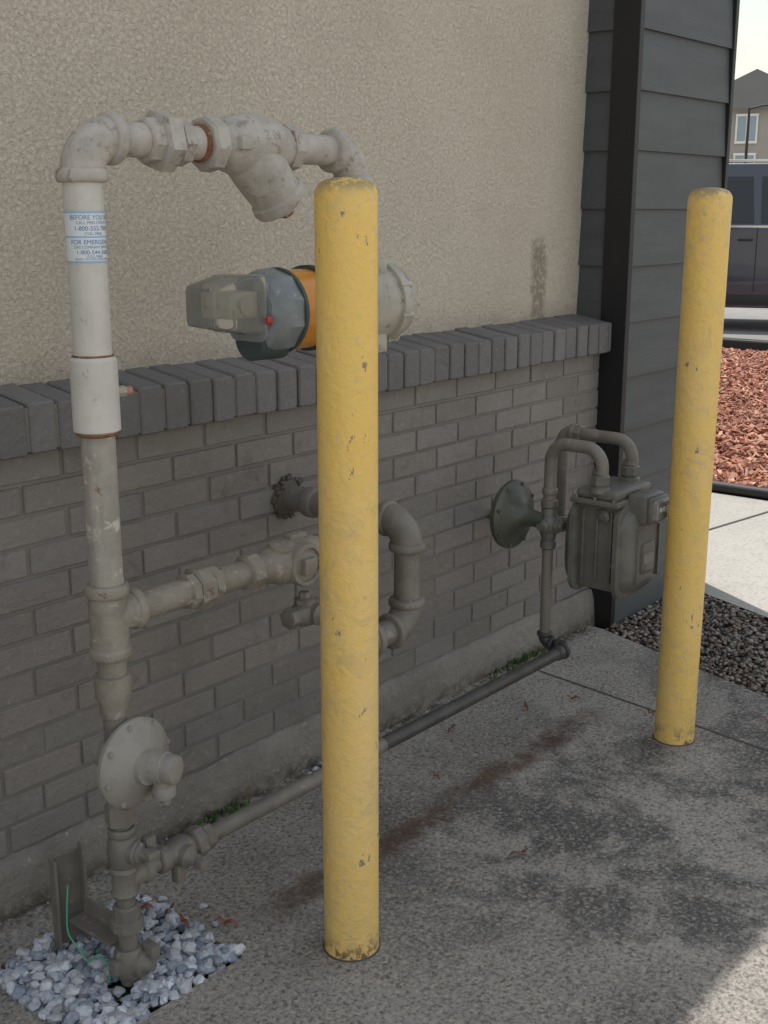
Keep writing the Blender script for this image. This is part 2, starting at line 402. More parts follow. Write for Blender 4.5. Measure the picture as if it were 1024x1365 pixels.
# ------------------------------------------------------------------ ground
def sheet(name,pts,z,mat,smooth=False):
    bm=bmesh.new(); bm.faces.new([bm.verts.new((x,y,z)) for x,y in pts]); 
    o=finish(bm,name,mat,smooth=False); 
    return o
sheet('ground',[(-400,-400),(600,-400),(600,600),(-400,600)],-.03,SOIL)
bedP=[(1.085,-.165),(1.475,-.175),(1.465,-.525),(1.085,-.515)]
def slab():
    bm=bmesh.new()
    h=bedP
    Z0=0.0
    def q(*p): bm.faces.new([bm.verts.new((a,b,Z0)) for a,b in p])
    q((-6,.0),(-6,-4.2),(h[3][0],-4.2),h[3],h[0],(h[0][0],0))
    q((h[0][0],0),h[0],h[1],(h[1][0],0))
    q(h[3],(h[3][0],-4.2),(h[2][0],-4.2),h[2])
    q((h[1][0],0),h[1],h[2],(h[2][0],-4.2),(2.6,-4.2),(3.22,-1.7),(3.465,-.83),(3.69,-.10),(3.70,0))
    bmesh.ops.remove_doubles(bm,verts=bm.verts,dist=1e-5)
    r=bmesh.ops.extrude_face_region(bm,geom=bm.faces[:])
    for v in r['geom']:
        if isinstance(v,bmesh.types.BMVert): v.co.z-=.06
    return finish(bm,'concrete_pad',CONC,smooth=False)
slab()
sheet('expansion_joint',[(3.211,0),(3.203,0),(3.078,-1.1),(2.753,-4.1),(2.762,-4.1),(3.086,-1.1)],.002,JOINT)
sheet('walkway',[(4.42,9.),(4.37,-.1),(3.95,-1.2),(3.6,-4.2),(3.3,-9),(7,-9),(6.02,.2),(6.02,9)],-.003,WALK)
for i,(p,q) in enumerate([((4.35,.35),(6.0,.10)),((4.0,-1.1),(6.3,-1.5))]):
    sheet('walkway_joint',[p,q,(q[0],q[1]+.012),(p[0],p[1]+.012)],.0015,JOINT)
sheet('parking_lot',[(-60,-4.21),(2.6,-4.21),(3.3,-9.01),(7,-9.01),(12,-9.01),(12,-80),(-60,-80)],-.006,LOT)
sheet('mulch_bed',[(6.03,-6),(6.03,12),(12.4,12),(12.4,-6)],.0,MULB)
sheet('road',[(12.6,-60),(12.6,80),(34,80),(34,-60)],.0,ASPH)
sheet('far_lawn',[(34.1,-60),(34.1,100),(200,100),(200,-60)],-.01,SOIL)
def f(bm):
    sweep(bm,[(6.05+.02*math.sin(i*.9),-5+i*.5,.028) for i in range(30)],.030,12)
part(None,'landscape_edging',RUB,f)
def f(bm): box(bm,(12.42,-8,-.02),(12.58,14,.13),.02)
part(None,'road_kerb',RUB,f,smooth=False)
sheet('gravel_base',[(3.68,-.06),(4.40,-.06),(3.96,-1.2),(3.62,-4.0),(2.66,-4.0),(3.22,-1.72),(3.45,-.84)],-.018,BEDS)
sheet('pebble_base',[(1.08,-.16),(1.48,-.16),(1.48,-.53),(1.08,-.53)],-.022,BEDS)

ico=bmesh.new(); bmesh.ops.create_icosphere(ico,subdivisions=2,radius=1)
IV2=[v.co.copy() for v in ico.verts]; IF2=[[v.index for v in f_.verts] for f_ in ico.faces]; ico.free()
ico=bmesh.new(); bmesh.ops.create_icosphere(ico,subdivisions=1,radius=1)
IV1=[v.co.copy() for v in ico.verts]; IF1=[[v.index for v in f_.verts] for f_ in ico.faces]; ico.free()
from mathutils import noise as mn
def scatter(name,pts,size,cols,mat,IV,IF,smooth,flat=.6,lump=.35):
    vs=[];fs=[];cs=[]
    for p in pts:
        i=len(vs); s=random.uniform(*size); q=Quaternion((random.gauss(0,1),random.gauss(0,1),random.gauss(0,1),random.gauss(0,1))).normalized()
        sc=V((1,random.uniform(.6,1),random.uniform(flat*.7,flat*1.3))); o=V((random.uniform(0,99),)*3)
        tilt=Quaternion((0,0,1),random.uniform(0,6.28))@Quaternion((1,0,0),random.gauss(0,.45))
        c=random.choice(cols); b=random.uniform(.75,1.2); c=(c[0]*b,c[1]*b,c[2]*b)
        for v in IV:
            r=1+lump*mn.noise(v*1.3+o)*1.6
            w=q@v*r; w=V((w.x*sc.x,w.y*sc.y,w.z*sc.z)); w=tilt@w
            vs.append(tuple(V(p)+w*s)); cs.append(c)
        fs+=[[i+k for k in f_] for f_ in IF]
    return colored_mesh(name,vs,fs,cs,mat,smooth=smooth)
pts=[]
for layer in range(3):
    for k in range(330):
        x=random.uniform(1.09,1.47); y=random.uniform(-.515,-.17)
        if (V((x-1.262,y+.41))).length<.026: continue
        pts.append((x,y,-.014+layer*.010+random.uniform(-.003,.004)))
wc=[(.50,.53,.585),(.40,.44,.50),(.57,.59,.63),(.30,.34,.40),(.20,.235,.30),(.45,.46,.48),(.52,.55,.60)]
scatter('pebbles',pts,(.009,.0175),wc,PEB,IV2,IF2,False)
pts=[(2.17+random.uniform(-.04,.04),-.075+random.uniform(-.02,.02),.008) for k in range(7)]
pts+=[(1.50,-.40,.007),(1.53,-.33,.006),(1.49,-.24,.008)]
scatter('loose_pebbles',pts,(.007,.012),wc,PEB,IV2,IF2,False)
# grit and crumbs swept against the wall and around the slab
pts=[]
for k in range(420): pts.append((random.uniform(.9,3.65),-.035-abs(random.gauss(0,.03)),.001))
for k in range(420): pts.append((random.uniform(1.0,3.4),random.uniform(-1.6,-.05),.0008))
pts=[p for p in pts if not inside(p)] if False else [p for p in pts if not (1.08<p[0]<1.48 and -.53<p[1]<-.16)]
scatter('grit',pts,(.0012,.0042),[(.30,.27,.22),(.12,.09,.07),(.42,.40,.36),(.17,.11,.07)],GRAV,IV1,IF1,False)
def inpoly(x,y,P):
    c=False; n=len(P)
    for i in range(n):
        x1,y1=P[i];x2,y2=P[i-1]
        if (y1>y)!=(y2>y) and x<(x2-x1)*(y-y1)/(y2-y1)+x1: c=not c
    return c
GP=[(3.70,-.10),(4.36,-.10),(4.0,-1.1),(3.75,-2.2),(3.05,-2.2),(3.24,-1.7),(3.475,-.84)]
pts=[]
while len(pts)<7500:
    x=random.uniform(3.0,4.4);y=random.uniform(-2.2,-.1)
    if inpoly(x,y,GP): pts.append((x,y,-.008+random.uniform(-.006,.008)))
gc=[(.15,.122,.10),(.105,.08,.062),(.22,.185,.155),(.15,.10,.07),(.28,.245,.215),(.065,.055,.047)]
scatter('gravel_bed',pts,(.006,.013),gc,GRAV,IV1,IF1,True)
def mulch():
    vs=[];fs=[];cs=[]
    mc=[(.40,.165,.10),(.31,.12,.078),(.46,.215,.135),(.21,.085,.057),(.50,.29,.20)]
    for k in range(15000):
        x=6.1+6.2*random.random()**1.2
        y=random.uniform(-.6,1.6)+(x-6)*.47
        L=random.uniform(.015,.045);W=random.uniform(.006,.014);H=.004
        q=Quaternion((0,0,1),random.uniform(0,6.28))@Quaternion((0,1,0),random.gauss(0,.4))@Quaternion((1,0,0),random.gauss(0,.6))
        c=random.choice(mc); b=random.uniform(.7,1.25); i=len(vs)
        z=.012+random.uniform(0,.03)
        for a in (-1,1):
            for d in (-1,1):
                for e in (-1,1):
                    vs.append(tuple(V((x,y,z))+q@V((a*L,d*W,e*H)))); cs.append((c[0]*b,c[1]*b,c[2]*b))
        for f_ in ((0,1,3,2),(4,6,7,5),(0,4,5,1),(2,3,7,6),(0,2,6,4),(1,5,7,3)): fs.append([i+n for n in f_])
    colored_mesh('mulch',vs,fs,cs,MULCH)
mulch()
def weeds(name,spots,mat,hh=(.02,.05),ww=.004,n=26,spread=.035):
    vs=[];fs=[]
    for sx,sy in spots:
        for k in range(n):
            x=sx+random.gauss(0,spread*1.2);y=min(sy+random.gauss(0,spread*.35),-.03);h=random.uniform(*hh);a=random.uniform(0,6.28);w=ww*random.uniform(.6,1.5)
            dx,dy=math.cos(a),math.sin(a);lx,ly=random.gauss(0,.4)*h,random.gauss(0,.4)*h-.3*h*.3
            i=len(vs)
            vs+=[(x-dx*w,y-dy*w,0),(x+dx*w,y+dy*w,0),(x+dx*w*1.3+lx*.5,y+dy*w*1.3+ly*.5,h*.6),(x-dx*w*1.3+lx*.5,y-dy*w*1.3+ly*.5,h*.6),(x+lx,y+ly,h)]
            fs+=[(i,i+1,i+2,i+3),(i+3,i+2,i+4)]
    me=bpy.data.meshes.new(name);me.from_pydata(vs,[],fs);me.materials.append(mat)
    o=bpy.data.objects.new(name,me);COL.objects.link(o)
weeds('weeds',[(3.22,-.045),(3.30,-.045),(3.12,-.045),(1.86,-.05),(1.78,-.055)],WEED,n=34,hh=(.008,.024))
def leaf(name,c,L,ang,mat):
    bm=bmesh.new(); n=7; a=[];b=[]
    for i in range(n):
        t_=i/(n-1); w=L*.16*math.sin(math.pi*min(max(t_,.04),.96)); 
        p=V((L*(t_-.5),0,.004+.010*abs(math.sin(t_*5)))); q=Matrix.Rotation(ang,3,'Z')
        a.append(bm.verts.new(V(c)+q@(p+V((0,w,0))))); b.append(bm.verts.new(V(c)+q@(p-V((0,w*.6,-.004)))))
    for i in range(n-1): bm.faces.new((a[i],a[i+1],b[i+1],b[i]))
    finish(bm,name,mat)
leaf('fallen_leaf',(2.16,-.745,0),.07,-.35,DRY)
for c,L,a in [((2.9,-.28,0),.05,.8),((3.05,-.36,0),.045,2.),((2.62,-.20,0),.05,.3),((3.1,-.6,0),.03,1.2),((3.28,-.9,0),.03,2.2),((2.35,-.35,0),.035,1.2),((1.52,-.42,0),.05,1.9),((1.46,-.30,.01),.05,.4),((2.3,-.08,0),.05,.1),((2.45,-.10,0),.04,1.1),((1.45,-.36,.012),.045,1.3),((1.43,-.25,.012),.04,2.3)]:
    leaf('fallen_leaf',c,L,a,DRY)

# ------------------------------------------------------------------ bollards
for (bx,by,tilt) in ((1.64,-.67,.0),(3.005,-.725,.004)):
    bm=bmesh.new()
    lathe(bm,(bx,by,-.02),(tilt,0,1),[(0,.0575),(.02,.0578),(.03,.057),(.5,.057),(1.0,.057),(1.545,.057),(1.552,.0565),(1.560,.053),(1.568,.046),(1.573,.034),(1.576,.017),(1.577,.001)],64)
    o=finish(bm,'bollard',BOLL)
    bm=bmesh.new(); 
    lathe(bm,(bx,by,-.01),(0,0,1),[(0,.0615),(.0105,.061),(.013,.0575)],40)
    finish(bm,'base_ring',JOINT,o)

# ------------------------------------------------------------------ gas riser assembly
RX,RY=1.265,-.41
ris=empty('gas_service_pipe')
def P(x,z,y=RY): return V((x,y,z))
def f(bm): lathe(bm,P(RX,1.12),Z,[(0,.0335),(.43,.0335)])
part(ris,'white_pipe',P_WHITE,f)
def f(bm): lathe(bm,P(RX,1.118),Z,[(0,.036),(.004,.0415),(.128,.0415),(.134,.037)])
part(ris,'white_coupling',P_WHITE,f)
def f(bm):
    lathe(bm,P(RX,1.112),Z,[(0,.033),(.003,.0385),(.008,.037)]); lathe(bm,P(RX,1.2515),Z,[(0,.036),(.002,.037),(.004,.034)])
    lathe(bm,P(RX,1.545),Z,[(0,.036),(.004,.036)])
part(ris,'rust_rings',RUST,f)
def f(bm): hexn(bm,(RX+.036,RY-.01,1.187),(1,-.25,0),.020,.010)
part(ris,'plug',P_TOP,f)
def f(bm): cyl(bm,(RX+.053,RY-.015,1.187),(RX+.066,RY-.019,1.187),.008,16,.002)
part(ris,'plug_cap',PLUG,f)
camaz=math.atan2(-2.13-RY,0-RX)
def strip(bm,r,z0,z1,a0=-1.35,a1=1.75):
    n=40; A=[camaz+a0+(a1-a0)*i/n for i in range(n+1)]
    ring=[[bm.verts.new((RX+r*math.cos(a),RY+r*math.sin(a),z)) for a in A] for z in (z0,z1)]
    for i in range(n): bm.faces.new((ring[0][i],ring[0][i+1],ring[1][i+1],ring[1][i]))
def f(bm): strip(bm,.0341,1.413,1.498)
part(ris,'warning_label',LABW,f)
def f(bm):
    for z0,z1 in ((1.494,1.498),(1.4540,1.457),(1.413,1.416)): strip(bm,.0343,z0,z1)
part(ris,'label_bands',LABB,f)
def label_text(s,z,size):
    cu=bpy.data.curves.new('t','FONT'); cu.body=s; cu.size=size; cu.align_x='CENTER'; cu.offset=0
    o=bpy.data.objects.new('t',cu); COL.objects.link(o)
    bpy.context.view_layer.update()
    me=bpy.data.meshes.new_from_object(o.evaluated_get(bpy.context.evaluated_depsgraph_get()))
    bpy.data.objects.remove(o)
    r=.0344
    for v in me.vertices:
        a=camaz+.42+v.co.x/r; v.co=V((RX+r*math.cos(a),RY+r*math.sin(a),z+v.co.y))
    me.materials.clear(); me.materials.append(LABI)
    ob=bpy.data.objects.new('label_text',me); COL.objects.link(ob); ob.parent=ris
for s,z,sz in (("BEFORE YOU DIG",1.484,.0105),("CALL MISS UTILITY",1.4765,.0072),("1-800-552-7001",1.466,.0105),("(TOLL FREE)",1.4590,.006),
               ("FOR EMERGENCY",1.4435,.0105),("GAS COMPANY SERVICE",1.4365,.0066),("1-800-544-5606",1.427,.0100),("(TOLL FREE)",1.4215,.0055),("REPORT LOCATION AND COMPANY",1.4175,.0042)):
    label_text(s,z,sz)
def f(bm): lathe(bm,P(RX,.80),Z,[(0,.0305),(.32,.0305)])
part(ris,'mid_pipe',P_MID,f)
def f(bm):
    band(bm,P(RX,.824),Z,.026,.0405); lathe(bm,P(RX,.70),Z,[(0,.036),(.12,.036)]); band(bm,P(RX,.704),Z,.024,.0395)
    lathe(bm,P(RX,.773),X,[(0,.035),(.05,.035)]); band(bm,P(RX+.058,.773),X,.022,.0395)
    lathe(bm,P(RX,.655),Z,[(0,.0275),(.05,.0275)])
    lathe(bm,P(RX,.575),Z,[(0,.024),(.004,.026),(.03,.028),(.04,.034),(.072,.0345),(.084,.034),(.086,.028)],12)
part(ris,'tee_fitting',P_FIT,f)
def f(bm):
    lathe(bm,P(RX,.52),Z,[(0,.022),(.06,.022)])
    lathe(bm,P(RX,.20),Z,[(0,.0195),(.22,.0195)])
    hexn(bm,P(RX,.350),Z,.045,.031); lathe(bm,P(RX,.392),Z,[(0,.026),(.02,.024)])
    band(bm,P(RX,.335),Z,.018,.028)
    lathe(bm,P(RX,.262),Z,[(0,.024),(.01,.029),(.03,.031),(.055,.028),(.064,.023)])
    lathe(bm,(RX+.0,RY,.294),(.35,-1,0),[(0,.024),(.032,.024),(.036,.020),(.040,.020),(.044,.012),(.062,.012)])
    box(bm,(RX+.008,RY-.07,.285),(RX+.036,RY-.045,.303),.003)
    box(bm,(RX+.028,RY-.040,.270),(RX+.052,RY-.020,.318),.004)
    lathe(bm,P(RX,.195),Z,[(0,.024),(.008,.028),(.018,.025),(.048,.025),(.058,.028),(.066,.024)])
    lathe(bm,P(RX,.229),X,[(0,.024),(.038,.024),(.042,.028),(.056,.028),(.058,.023)])
    lathe(bm,P(RX,.0),Z,[(0,.019),(.22,.019)])
    lathe(bm,P(RX,.110),Z,[(0,.022),(.012,.024),(.014,.033),(.034,.033),(.036,.027),(.062,.027),(.066,.022)],10)
    lathe(bm,P(RX,.015),Z,[(0,.024),(.012,.030),(.03,.033),(.055,.030),(.066,.024)])
    lathe(bm,(RX,RY,.048),(.35,-1,0),[(0,.026),(.034,.026),(.038,.018),(.05,.012),(.056,.012)])
    box(bm,(RX+.018,RY-.05,.052),(RX+.04,RY-.015,.085),.004)
    box(bm,(RX-.044,RY-.012,.035),(RX-.02,RY+.012,.065),.004)
part(ris,'riser_valves',P_GRAY,f)
ax=V((.10,-1.0,.0)).normalized()
def f(bm):
    c=V((RX+.010,RY+.018,.483))
    sphere(bm,c,.036,(1,1,1.25))
    lathe(bm,c,ax,[(-.03,.03),(.02,.034),(.032,.056),(.038,.076),(.040,.084),(.044,.0880),(.052,.0885),(.056,.086),(.060,.080),(.066,.070),(.074,.055),(.079,.042),(.082,.034),(.095,.032)],48)
part(ris,'regulator_case',P_REG,f)
def f(bm):
    c=V((RX+.010,RY+.018,.483))
    _,u,w=frame(ax)
    for i in range(8):
        a=2*math.pi*i/8+.2; p=c+ax*.050+(u*math.cos(a)+w*math.sin(a))*.0795
        hexn(bm,p-ax*.002,ax,.016,.006)
    p=c+ax*.070+V((0.012,0,-.004))
    lathe(bm,p,ax+V((.25,0,0)),[(0,.036),(.012,.033),(.04,.0315),(.042,.0285),(.058,.0285),(.064,.026),(.066,.018)],28)
    lathe(bm,c+ax*.10+V((.018,0,-.01)),(0.1,0,-1),[(0,.020),(.03,.019),(.036,.023),(.052,.023),(.056,.015)],20)
    lathe(bm,c+ax*.10+V((.018,0,0)),(0.1,0,-1),[(.054,.010),(.080,.010)],16)
part(ris,'regulator_spring_housing',P_REG,f)

ZT=1.618
def f(bm): elbow(bm,(RX,RY,ZT),Z,X,.062,.0375,.0445,.024)
part(ris,'top_elbow',P_TOP,f)
dS=V((.64,-.08,-.77)).normalized()
def f(bm):
    lathe(bm,P(1.33,ZT),X,[(0,.030),(.24,.030)])
    lathe(bm,P(1.395,ZT),X,[(0,.034),(.004,.039),(.026,.040),(.028,.033)],8,.2)
    lathe(bm,P(1.421,ZT),X,[(0,.048),(.004,.055),(.034,.055),(.038,.049),(.044,.036)],6,.3)
    lathe(bm,P(1.462,ZT),X,[(0,.034),(.004,.0425),(.026,.0425),(.030,.036)],8,.1)
    lathe(bm,P(1.533,ZT),X,[(0,.043),(.005,.050),(.030,.052),(.034,.046)],8,.2)
    lathe(bm,P(1.560,ZT),X,[(0,.036),(.015,.040),(.035,.050),(.06,.057),(.10,.060),(.14,.055),(.165,.046),(.185,.039),(.2,.036)])
    lathe(bm,P(1.742,ZT),X,[(0,.036),(.003,.045),(.026,.047),(.030,.040)],8,.15)
    lathe(bm,P(1.632,ZT+.008),dS,[(0,.050),(.04,.055),(.07,.055),(.10,.053),(.125,.051),(.128,.056),(.142,.058),(.150,.054),(.153,.040)])
    lathe(bm,P(1.632,ZT+.008)+dS*.150,dS,[(0,.034),(.006,.034),(.008,.022),(.018,.022)],8)
    box(bm,(1.583,RY-.058,ZT-.010),(1.61,RY-.03,ZT+.014),.003)
    lathe(bm,P(1.77,ZT),X,[(0,.030),(.12,.030)])
    elbow(bm,(1.952,RY,ZT),X,-Z,.062,.0375,.0445,.024)
part(ris,'strainer_and_union',P_TOP,f)
def f(bm):
    lathe(bm,P(1.522,ZT),X,[(0,.031),(.004,.0345),(.010,.034),(.013,.031)])
    lathe(bm,P(1.632,ZT+.008)+dS*.166,dS,[(0,.014),(.010,.014),(.012,.008)],6)
part(ris,'rusty_joint',RUST,f)
cu=bpy.data.curves.new('t','FONT'); cu.body="2 IN"; cu.size=.024; cu.extrude=.0012
o=bpy.data.objects.new('t',cu); COL.objects.link(o); bpy.context.view_layer.update()
me=bpy.data.meshes.new_from_object(o.evaluated_get(bpy.context.evaluated_depsgraph_get())); bpy.data.objects.remove(o)
prof=[(0,.036),(.015,.040),(.035,.050),(.06,.057),(.10,.060),(.14,.055),(.165,.046),(.185,.039),(.2,.036)]
def rad(xx):
    q=xx-1.560
    for (a,b),(c_,d_) in zip(prof,prof[1:]):
        if a<=q<=c_: return b+(d_-b)*(q-a)/(c_-a)
    return .036
for v in me.vertices:
    x_,y_,z_=v.co; zz=ZT+.012+y_; xx=1.645+x_; rr=rad(xx); v.co=V((xx,RY-math.sqrt(max(rr**2-(zz-ZT)**2,1e-6))-z_-.0002,zz))
me.materials.clear(); me.materials.append(P_TOP); ob=bpy.data.objects.new('casting_mark',me); COL.objects.link(ob); ob.parent=ris
def f(bm):
    lathe(bm,P(1.952,1.38),Z,[(0,.030),(.18,.030)]); band(bm,P(1.952,1.40),Z,.03,.040)
    lathe(bm,P(1.952,.50),Z,[(0,.032),(.72,.032)]); hexn(bm,P(1.952,1.14),Z,.05,.048); band(bm,P(1.952,1.10),Z,.03,.042)
    band(bm,P(1.952,.84),Z,.024,.042); band(bm,P(1.952,.71),Z,.024,.042); lathe(bm,P(1.952,.71),Z,[(0,.038),(.13,.038)])
part(ris,'drop_pipe',P_MID,f)
ZB=.773
def f(bm):
    lathe(bm,P(1.32,ZB),X,[(0,.028),(.62,.028)])
    lathe(bm,P(1.445,ZB),X,[(0,.030),(.003,.036),(.02,.037),(.022,.032)],8,.2)
    lathe(bm,P(1.467,ZB),X,[(0,.038),(.004,.044),(.032,.044),(.036,.038)],8,.3)
    lathe(bm,P(1.503,ZB),X,[(0,.030),(.003,.037),(.022,.037),(.025,.031)],8,.1)
    lathe(bm,P(1.605,ZB),X,[(0,.031),(.004,.038),(.032,.039),(.038,.034)],8,.2)
part(ris,'bypass_pipe',P_FIT,f)
def f(bm):
    lathe(bm,P(1.640,ZB),X,[(0,.030),(.03,.036),(.06,.046),(.11,.050),(.15,.046),(.19,.034),(.2,.030)])
    lathe(bm,P(1.832,ZB),X,[(0,.031),(.004,.039),(.034,.039),(.038,.034)],8,.2)
    lathe(bm,P(1.748,ZB-.004),-Y,[(0,.046),(.043,.048),(.049,.045),(.050,.037),(.044,.035),(.0445,.02)],36)
    box(bm,(1.730,RY-.060,ZB-.024),(1.766,RY-.04,ZB+.012),.003)
    lathe(bm,P(1.700,ZB+.0),(.1,-.3,1),[(0,.03),(.043,.026),(.046,.018)],16)
    box(bm,(1.735,RY-.012,ZB+.035),(1.785,RY+.012,ZB+.056),.004)
part(ris,'bypass_valve',P_FIT,f)
ZS=.640
def f(bm):
    lathe(bm,P(1.775,ZS),X,[(0,.016),(.17,.016)])
    lathe(bm,P(1.728,ZS),X,[(0,.018),(.003,.024),(.022,.024),(.025,.020)],6,.2)
    lathe(bm,P(1.750,ZS),X,[(0,.020),(.02,.027),(.05,.030),(.08,.026),(.095,.02)])
    lathe(bm,P(1.845,ZS),X,[(0,.020),(.003,.026),(.024,.026)],6,.2)
    lathe(bm,P(1.80,ZS),-Y,[(0,.025),(.036,.025),(.040,.018),(.052,.012),(.058,.012)])
    lathe(bm,P(1.785,ZS),Z,[(0,.024),(.034,.024),(.038,.014),(.05,.012)],6)
    box(bm,(1.795,RY-.075,ZS-.006),(1.835,RY-.055,ZS+.008),.003)
part(ris,'small_plug_valve',P_GRAY,f)
ZO=.515; XO=2.143
def f(bm):
    elbow(bm,(1.952,RY,ZO),-Z,X,.06,.038,.0445)
    lathe(bm,P(2.0,ZO),X,[(0,.0315),(.1,.0315)])
    elbow(bm,(XO,RY,ZO),X,Z,.060,.038,.0445)
    lathe(bm,P(XO,.56),Z,[(0,.0315),(.17,.0315)])
    elbow(bm,(XO,RY,.775),Z,Y,.060,.038,.0445)
    cyl(bm,(XO,RY+.05,.775),(XO,.0,.775),.0315)
    band(bm,(XO,-.10,.775),Y,.04,.040)
part(ris,'outlet_pipe',P_GRAY,f)
def f(bm):
    for k in range(60):
        a=random.uniform(0,6.28); r=random.uniform(.034,.056); c=V((XO+r*math.cos(a),-.012+random.uniform(-.006,.002),.775+r*math.sin(a)))
        s=random.uniform(.005,.010); q=bmesh.ops.create_icosphere(bm,subdivisions=1,radius=s)
        for v in q['verts']: v.co=v.co*random.uniform(.7,1.2)+c
    lathe(bm,(XO,.0,.775),-Y,[(-.01,.056),(.010,.054),(.018,.045),(.024,.034)],30)
part(ris,'wall_seal',paint_mat('seal',(.07,.06,.045),(.11,.09,.07),(.17,.15,.11),k=.9),f)

# rotary meter
rm=empty('rotary_gas_meter'); ZM=1.302
def f(bm):
    lathe(bm,P(1.820,ZM),X,[(0,.070),(.006,.080),(.012,.084),(.19,.084),(.200,.084),(.202,.092),(.222,.092),(.225,.082),(.258,.078),(.276,.066),(.284,.045),(.285,.02)],48)
    box(bm,(1.90,RY-.055,ZM+.06),(2.005,RY+.055,ZM+.097),.006); box(bm,(1.90,RY-.055,ZM-.105),(2.005,RY+.055,ZM-.06),.006)
    for i in range(8):
        a=i*math.pi/4+.3; lathe(bm,(2.018,RY+.086*math.cos(a),ZM+.086*math.sin(a)),X,[(0,.009),(.037,.009),(.040,.006)],6)
    for i in range(6):
        a=i*math.pi/3+.1; lathe(bm,(2.075,RY+.055*math.cos(a),ZM+.055*math.sin(a)),X,[(0,.007),(.035,.007)],6)
part(rm,'meter_body',METG,f)
def f(bm): lathe(bm,P(1.802,ZM),X,[(0,.080),(.002,.088),(.016,.088),(.018,.08)],48)
part(rm,'meter_flange',METK,f)
def f(bm): lathe(bm,P(1.722,ZM),X,[(0,.076),(.004,.081),(.076,.081),(.080,.077)],48)
part(rm,'orange_band',ORANGE,f)
def f(bm):
    lathe(bm,P(1.644,ZM),X,[(0,.066),(.008,.078),(.026,.084),(.052,.086),(.072,.085),(.078,.078)],10,.3)
    loft(bm,P(1.649,ZM+.008),-X,Y,[(0,.105,.125,.02),(.012,.105,.125,.02),(.014,.095,.115,.02)])
part(rm,'counter_housing',METB,f)
def f(bm):
    lathe(bm,P(1.669,ZM-.052),X,[(-.030,.038),(-.026,.042),(.05,.044),(.052,.04)],30)
    lathe(bm,P(1.716,ZM),X,[(0,.082),(.001,.0865),(.009,.0865),(.010,.082)],48)
part(rm,'lower_knob',METK,f)
def f(bm):
    c=P(1.636,ZM+.020)
    loft(bm,c,-X,Y,[(.0,.108,.112,.010),(.045,.106,.110,.010),(.052,.100,.104,.010),(.118,.084,.078,.010),(.122,.076,.070,.010)])
part(rm,'clear_cover',CLEAR,f)
def f(bm):
    box(bm,(1.560,RY-.030,ZM-.005),(1.632,RY+.030,ZM+.045),.005)
    lathe(bm,(1.60,RY-.02,ZM+.02),-Y,[(0,.018),(.018,.018)],24)
part(rm,'counter',METG,f)
def f(bm): cyl(bm,(1.626,RY-.064,ZM-.010),(1.636,RY-.067,ZM-.010),.009,16,.002)
part(rm,'test_plug',REDP,f)

# ------------------------------------------------------------------ low branch pipe
gp=empty('gas_branch_pipe'); ZG=.229; XV=2.912; YV=-.33
def f(bm):
    lathe(bm,P(1.31,ZG),X,[(0,.018),(.74,.0185)],24)
    lathe(bm,P(1.345,ZG),X,[(0,.022),(.004,.027),(.022,.027),(.03,.024),(.05,.031),(.07,.031),(.088,.025),(.09,.03)],20)
    lathe(bm,P(1.398,ZG),(.2,-1,-.1),[(0,.025),(.032,.025),(.036,.018),(.046,.013),(.056,.013)],20)
    box(bm,(1.395,RY-.078,ZG-.014),(1.42,RY-.054,ZG+.004),.003)
    lathe(bm,P(1.398,ZG),(.1,.1,-1),[(0,.022),(.032,.020),(.040,.012)],12)
    box(bm,(1.37,RY-.034,ZG-.05),(1.392,RY-.012,ZG-.012),.003)
    lathe(bm,P(1.432,ZG),X,[(0,.028),(.004,.034),(.026,.034),(.030,.030)],8,.2)
    lathe(bm,P(1.462,ZG),X,[(0,.026),(.003,.029),(.024,.028),(.026,.022)],8,.1)
part(gp,'valve_and_pipe',P_GRAY,f)
def f(bm):
    cyl(bm,P(2.045,ZG),P(XV-.03,ZG),.0182,24)
    elbow(bm,(XV,RY,ZG),X,Y,.028,.022,.026,.014)
    elbow(bm,(XV,YV,ZG),Y,Z,.028,.0205,.0245,.014)
    band(bm,P(XV-.05,ZG),X,.03,.0225)
part(gp,'dark_pipe_run',P_DARK,f)
def f(bm):
    cyl(bm,(XV,YV,ZG+.02),(XV,YV,.80),.0165,24)
    p=[V((XV,YV,.56))]+arc((XV,YV,.845),Z,-Y,.055,12)+arc((XV,-.50,.845),-Y,-Z,.055,12)+[V((XV,-.50,.74))]
    sweep(bm,p,.0185)
    band(bm,(XV,YV,.70),Z,.02,.023)
part(gp,'meter_inlet_pipe',P_GRAY,f)
XM2=3.085
def f(bm):
    p=[V((XM2,-.50,.74))]+arc((XM2,-.50,.845),Z,Y,.055,12)+[V((XM2,-.30,.845))]
    sweep(bm,p,.0185)
    elbow(bm,(XM2,-.265,.845),Y,-Z,.035,.023,.028,.018)
    cyl(bm,(XM2,-.265,.82),(XM2,-.265,.57),.0175,24)
    hexn(bm,(XM2,-.33,.845),Y,.025,.028)
    elbow(bm,(XM2,-.265,.545),-Z,Y,.03,.022,.026,.015)
    cyl(bm,(XM2,-.24,.545),(XM2,0,.545),.0175,24)
part(gp,'meter_outlet_pipe',P_GRAY,f)
def f(bm):
    zc=.600
    sphere(bm,(XV,YV,zc),.034,(1,1,1.1))
    lathe(bm,(XV,YV,zc-.075),Z,[(0,.019),(.004,.024),(.022,.024),(.026,.02),(.05,.026),(.1,.026),(.125,.02),(.129,.025),(.148,.025),(.152,.019)],16)
    lathe(bm,(XV,YV,zc),-Y,[(0,.024),(.034,.024),(.038,.018),(.052,.016)],8)
    lathe(bm,(XV,YV,zc),-X,[(0,.022),(.035,.020),(.04,.012),(.05,.012)],12)
part(gp,'regulator_body',P_MET,f)
rx=V((.02,1,0)).normalized()
